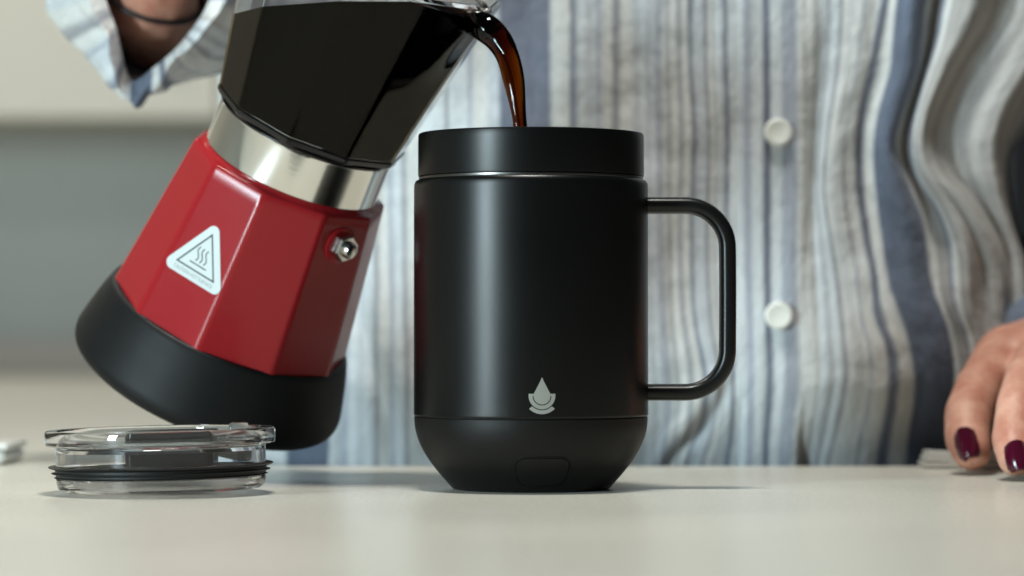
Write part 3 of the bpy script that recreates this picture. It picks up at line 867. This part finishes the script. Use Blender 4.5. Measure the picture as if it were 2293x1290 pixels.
us = [500 + (2700 - 500) * i / nu for i in range(nu + 1)]
yv = [-420 + (1230 + 420) * j / nv for j in range(nv + 1)]
V, uvs = [], []
for j, y in enumerate(yv):
    for u in us:
        V.append(shirt_point(u, y)); uvs.append(((u - U0) / (U1 - U0), (1230 - y) / (U1 - U0)))
Fc = [(j * (nu + 1) + i, j * (nu + 1) + i + 1, (j + 1) * (nu + 1) + i + 1, (j + 1) * (nu + 1) + i) for j in range(nv) for i in range(nu)]
def cloth(name, V, Fc, uvs, parent):
    me = bpy.data.meshes.new(name)
    me.from_pydata([tuple(PI_ @ v) for v in V], [], Fc); me.update()
    me.polygons.foreach_set('use_smooth', [True] * len(me.polygons))
    ul = me.uv_layers.new(name='fabric')
    for lp in me.loops: ul.data[lp.index].uv = uvs[lp.vertex_index]
    me.materials.append(M_shirt)
    o = bpy.data.objects.new(name, me)
    md = o.modifiers.new('cloth', 'SOLIDIFY'); md.thickness = 0.0007; md.offset = -1
    return link(o, parent)
shirt = cloth('shirt', V, Fc, uvs, person)

# buttons on the placket
def button(px, py):
    c = shirt_point(px, py)
    c = c + Vector((0, -0.0016, 0))
    kk = c.y / F
    prof_ = [(0, -0.0006), (28 * kk, -0.0006), (31 * kk, 0.0004), (31 * kk, 0.0016), (28.5 * kk, 0.0023), (24 * kk, 0.0024), (20 * kk, 0.0021), (0, 0.0021)]
    rg = [[(max(r_, 1e-5) * math.cos(2 * math.pi * j / 48), -h, max(r_, 1e-5) * math.sin(2 * math.pi * j / 48)) for j in range(48)] for r_, h in prof_]
    V, Fc = rings_mesh(rg)
    o = mesh('button', [PI_ @ (Vector(v) + c) for v in V], Fc, M_button, shirt, sharp=50)
    return o
for bx_, by_ in ((1741, 297), (1741, 707)):
    button(bx_, by_)

# sleeve rings: closed loops of world points, lofted
def loft_rings(ctrl_rings, nrow, ncol):
    m = len(ctrl_rings[0])
    dense = []
    for rg_ in ctrl_rings:
        ext = rg_ + [rg_[0]]
        P = [rg_[-1]] + rg_ + [rg_[0], rg_[1]]
        out = []
        for kx in range(ncol):
            s = kx / ncol * m
            i = int(s); t = s - i
            p0, p1, p2, p3 = P[i], P[i + 1], P[i + 2], P[(i + 3)]
            out.append(tuple(0.5 * ((2 * b_) + (-a_ + c_) * t + (2 * a_ - 5 * b_ + 4 * c_ - d_) * t * t + (-a_ + 3 * b_ - 3 * c_ + d_) * t ** 3) for a_, b_, c_, d_ in zip(p0, p1, p2, p3)))
        dense.append(out)
    cols = [smooth_curve([dense[i][c] for i in range(len(dense))], nrow) for c in range(ncol)]
    return [[cols[c][r_] for c in range(ncol)] for r_ in range(nrow)]
def sleeve(name, rings_px, u_a, u_b, amp=1.2, nrow=70, ncol=160, seed=0.0):
    rr = loft_rings(rings_px, nrow, ncol)
    V, uvs = [], []
    for r_, row in enumerate(rr):
        cxm = sum(q[0] for q in row) / ncol; cym = sum(q[1] for q in row) / ncol
        for c, (x, y, D) in enumerate(row + [row[0]]):
            fade = min(1, r_ / 8)
            nz_ = noise.noise((math.cos(2 * math.pi * c / ncol) * 2.4, math.sin(2 * math.pi * c / ncol) * 2.4, r_ * 0.07 + seed)) * 9 * amp * fade
            nz_ += noise.noise((math.cos(2 * math.pi * c / ncol) * 5, math.sin(2 * math.pi * c / ncol) * 5, r_ * 0.16 + seed)) * 4 * amp * fade
            d = Vector((x - cxm, y - cym)); d = d.normalized() if d.length > 1e-6 else Vector((0, 0))
            V.append(pt(x + d.x * nz_, y + d.y * nz_, D))
            uvs.append(((u_a + (u_b - u_a) * c / ncol - U0) / (U1 - U0), r_ / nrow * 0.25))
    n1 = ncol + 1
    Fc = [(r_ * n1 + c, r_ * n1 + c + 1, (r_ + 1) * n1 + c + 1, (r_ + 1) * n1 + c) for r_ in range(nrow - 1) for c in range(ncol)]
    return cloth(name, V, Fc, uvs, shirt)
# right arm: loose turned-back cuff hanging open towards the lens
sleeve('sleeve', [
    [(292, 176, 1.268), (262, 70, 1.262), (232, -60, 1.262), (330, -170, 1.266), (455, -110, 1.262), (470, -10, 1.258), (415, 84, 1.260), (345, 150, 1.266)],
    [(288, 218, 1.262), (238, 92, 1.258), (196, -50, 1.258), (320, -215, 1.262), (490, -140, 1.256), (500, -10, 1.250), (430, 96, 1.252), (345, 186, 1.260)],
    [(284, 232, 1.270), (214, 108, 1.268), (165, -50, 1.270), (310, -240, 1.272), (520, -160, 1.266), (530, 0, 1.262), (450, 116, 1.266), (350, 206, 1.268)],
    [(288, 214, 1.290), (190, 128, 1.290), (128, -40, 1.296), (310, -260, 1.30), (560, -180, 1.29), (575, 10, 1.288), (480, 130, 1.290), (370, 196, 1.290)],
    [(370, 176, 1.318), (210, 126, 1.322), (140, -50, 1.33), (340, -280, 1.34), (620, -200, 1.325), (640, 10, 1.318), (560, 128, 1.315), (450, 164, 1.316)],
    [(560, 140, 1.36), (400, 120, 1.37), (330, -80, 1.38), (480, -300, 1.38), (760, -230, 1.37), (800, 0, 1.36), (740, 110, 1.355), (650, 136, 1.356)],
    [(800, 120, 1.40), (680, 100, 1.41), (640, -100, 1.42), (760, -330, 1.42), (960, -280, 1.41), (1000, -40, 1.40), (960, 80, 1.39), (880, 112, 1.395)],
], 1238, 2090, 2.3, seed=2.0)
# left arm: sleeve coming down at the edge of the picture to the resting hand
sleeve('sleeve', [
    [(2300, 800, 1.315), (2262, 770, 1.31), (2280, 730, 1.30), (2350, 700, 1.30), (2430, 720, 1.305), (2450, 770, 1.315), (2420, 815, 1.32), (2360, 820, 1.32)],
    [(2290, 785, 1.325), (2250, 745, 1.32), (2275, 690, 1.31), (2360, 660, 1.31), (2450, 690, 1.315), (2475, 755, 1.33), (2430, 800, 1.335), (2350, 808, 1.335)],
    [(2300, 700, 1.36), (2262, 640, 1.36), (2280, 570, 1.355), (2380, 530, 1.35), (2500, 560, 1.355), (2540, 650, 1.37), (2480, 720, 1.375), (2390, 730, 1.375)],
    [(2350, 530, 1.40), (2322, 470, 1.40), (2345, 390, 1.40), (2440, 340, 1.40), (2570, 370, 1.40), (2620, 460, 1.42), (2560, 540, 1.43), (2460, 560, 1.42)],
    [(2400, 250, 1.43), (2330, 190, 1.43), (2370, 90, 1.43), (2490, 40, 1.43), (2620, 70, 1.44), (2680, 180, 1.46), (2620, 270, 1.46), (2510, 300, 1.45)],
    [(2400, -260, 1.44), (2340, -320, 1.44), (2380, -400, 1.44), (2490, -420, 1.44), (2620, -400, 1.45), (2680, -320, 1.47), (2620, -250, 1.47), (2510, -230, 1.46)],
], 1900, 2500, 1.3, seed=6.0)

# body: one continuous skin surface grown from tapered limbs
def limbs_to_mesh(name, chains, voxel, smooth_it):
    bm = bmesh.new()
    for ch in chains:
        pts = [(Vector(p), r_) for p, r_ in ch]
        for i in range(len(pts) - 1):
            (p0, r0), (p1, r1) = pts[i], pts[i + 1]
            n = max(2, int((p1 - p0).length / (min(r0, r1) * 0.28)) + 1)
            for q in range(n + (1 if i == len(pts) - 2 else 0)):
                t = q / n
                t2 = t * t * (3 - 2 * t)
                bmesh.ops.create_icosphere(bm, subdivisions=2, radius=r0 + (r1 - r0) * t2, matrix=Matrix.Translation(p0.lerp(p1, t)))
    me = bpy.data.meshes.new(name + '_raw'); bm.to_mesh(me); bm.free()
    o = bpy.data.objects.new('tmp_limbs', me); sc.collection.objects.link(o)
    md = o.modifiers.new('r', 'REMESH'); md.mode = 'VOXEL'; md.voxel_size = voxel; md.use_smooth_shade = True
    m2 = o.modifiers.new('s', 'SMOOTH'); m2.factor = 0.5; m2.iterations = smooth_it
    dg = bpy.context.evaluated_depsgraph_get()
    out = bpy.data.meshes.new_from_object(o.evaluated_get(dg))
    bpy.data.objects.remove(o)
    out.name = name
    return out
def W(x, y, D, r_): return (pt(x, y, D), r_ * mm_)
def tip(x, D, z, r_):
    p = pt(x, 0, D); p.z = z; return (p, r_ * mm_)
chains = []
# resting left hand: thumb and index in view, the other fingers beyond the edge of the picture
thumb = [tip(2176, 1.204, 0.0094, 8.3), tip(2166, 1.212, 0.0150, 9.6), tip(2168, 1.222, 0.0235, 10.2), tip(2196, 1.240, 0.0345, 10.6), tip(2258, 1.266, 0.0465, 14), tip(2340, 1.305, 0.049, 16)]
index_ = [tip(2274, 1.158, 0.0088, 7.6), tip(2268, 1.166, 0.0160, 8.6), tip(2280, 1.182, 0.0290, 8.8), tip(2305, 1.212, 0.0400, 9.6), tip(2345, 1.250, 0.0450, 12)]
middle = [tip(2385, 1.146, 0.0086, 7.8), tip(2381, 1.156, 0.0175, 8.8), tip(2389, 1.175, 0.0320, 9.0), tip(2401, 1.210, 0.0430, 9.8), tip(2415, 1.252, 0.0460, 12)]
ring_ = [tip(2490, 1.152, 0.0084, 7.4), tip(2487, 1.161, 0.0165, 8.3), tip(2488, 1.180, 0.0295, 8.5), tip(2488, 1.212, 0.0400, 9.4), tip(2485, 1.254, 0.0440, 11.5)]
pinky = [tip(2585, 1.175, 0.0078, 6.6), tip(2583, 1.183, 0.0145, 7.4), tip(2575, 1.200, 0.0240, 7.8), tip(2562, 1.225, 0.0330, 8.6), tip(2545, 1.258, 0.0390, 10.5)]
wrist = tip(2420, 1.335, 0.052, 19)
for f_ in (thumb, index_, middle, ring_, pinky):
    chains.append(f_ + [wrist])
chains.append([thumb[-2], index_[-1], middle[-1], ring_[-1], pinky[-1]])
chains.append([wrist, W(2440, 600, 1.375, 22), W(2530, 300, 1.43, 25), W(2540, -300, 1.46, 28), W(2250, -500, 1.46, 34)])
# right arm out of the cuff, up to the pot handle
GP = PM @ (hs * 0.090 + Vector((0, 0, 0.143)))
hdir = (PM.to_3x3() @ Vector((0, 0, 1))).normalized()
hout = (PM.to_3x3() @ hs).normalized()
hsid = hdir.cross(hout).normalized()
wr = pt(352, -70, 1.262)
chains.append([W(900, -100, 1.43, 38), W(720, -80, 1.40, 34), W(560, -40, 1.368, 28), W(372, 48, 1.325, 23), W(338, 0, 1.29, 20), W(388, -130, 1.255, 18), (GP - hsid * 0.0 + hout * 0.030 - hdir * 0.012, 0.016)])
for i in range(4):
    c0 = GP + hdir * (0.027 - i * 0.019)
    rr_ = 0.0185
    fing = []
    for q in range(6):
        an = R(-20 + q * 46)
        fing.append((c0 + (hout * math.cos(an) + hsid * math.sin(an)) * rr_, 0.0092 - 0.0004 * q))
    chains.append([(GP + hout * 0.030 - hdir * 0.004, 0.013)] + fing)
chains.append([(GP + hout * 0.030, 0.014), (GP + hout * 0.012 - hsid * 0.022 + hdir * 0.020, 0.011), (GP - hout * 0.008 - hsid * 0.018 + hdir * 0.036, 0.0095), (GP - hout * 0.014 - hsid * 0.008 + hdir * 0.05, 0.0085)])
# trunk under the shirt
for x in (860, 1200, 1600, 1900):
    chains.append([W(x, -460, 1.46, 62), W(x, 200, 1.465, 62), W(x, 700, 1.465, 64), W(x, 1100, 1.47, 66)])
chains.append([W(860, -460, 1.46, 60), W(2250, -460, 1.46, 50)])
bme = limbs_to_mesh('body', chains, 0.0019, 6)
bme.transform(PI_)
bme.materials.clear(); bme.materials.append(M_skin)
bme.polygons.foreach_set('use_smooth', [True] * len(bme.polygons))
bo = link(bpy.data.objects.new('body', bme), person)

# nails
def nail(p, up_, out, wd, ln, th=0.0016):
    up_ = up_.normalized(); out = (out - up_ * out.dot(up_)).normalized(); sd = up_.cross(out)
    rg = []
    for i in range(9):
        v = -1 + 2 * i / 8
        row = []
        half = wd * (1 - 0.16 * v * v) * (1.0 if abs(v) < 0.9 else 0.72)
        rowb = []
        for j in range(11):
            s = -1 + 2 * j / 10
            drop = (s * s) * wd * 0.55 + (max(0, v - 0.3)) ** 2 * 0.0012
            row.append(p + up_ * (v * ln) + sd * (s * half) + out * (th - drop))
            rowb.append(p + up_ * (v * ln) + sd * (s * half * 0.97) + out * (th - 0.0016 - drop))
        rg.append(row + rowb[::-1])
    V, Fc = rings_mesh(rg)
    return mesh('nail', [PI_ @ v for v in V], Fc, M_nail, bo, sharp=50)
nail(thumb[0][0] + Vector((-0.0035, -0.0062, 0.0035)), Vector((0.16, -0.45, -0.85)), Vector((-0.50, -0.80, 0.30)), 0.0047, 0.0064)
nail(index_[0][0] + Vector((0.000, -0.0062, 0.0012)), Vector((0.10, -0.38, -0.9)), Vector((-0.05, -0.92, 0.38)), 0.0050, 0.0058)
for f_ in (middle, ring_, pinky):
    nail(f_[0][0] + Vector((0.0, -0.006, 0.0012)), Vector((0.05, -0.38, -0.9)), Vector((0.0, -0.92, 0.38)), 0.0048, 0.0058)
# thin black bracelet
wc = pt(342, -14, 1.286); wax = Vector((0.30, -0.55, 0.75)).normalized()
e1 = wax.cross(Vector((0, 0, 1))).normalized(); e2 = wax.cross(e1).normalized()
rg = []
for i in range(72):
    an = 2 * math.pi * i / 72
    dirv = e1 * math.cos(an) + e2 * math.sin(an)
    c = wc + dirv * 0.0215
    rg.append([c + dirv * (0.0011 * math.cos(q)) + wax * (0.0011 * math.sin(q)) for q in [2 * math.pi * s / 10 for s in range(10)]])
V, Fc = rings_mesh(rg, closed_loop=True)
mesh('bracelet', [PI_ @ v for v in V], Fc, M_band, person)
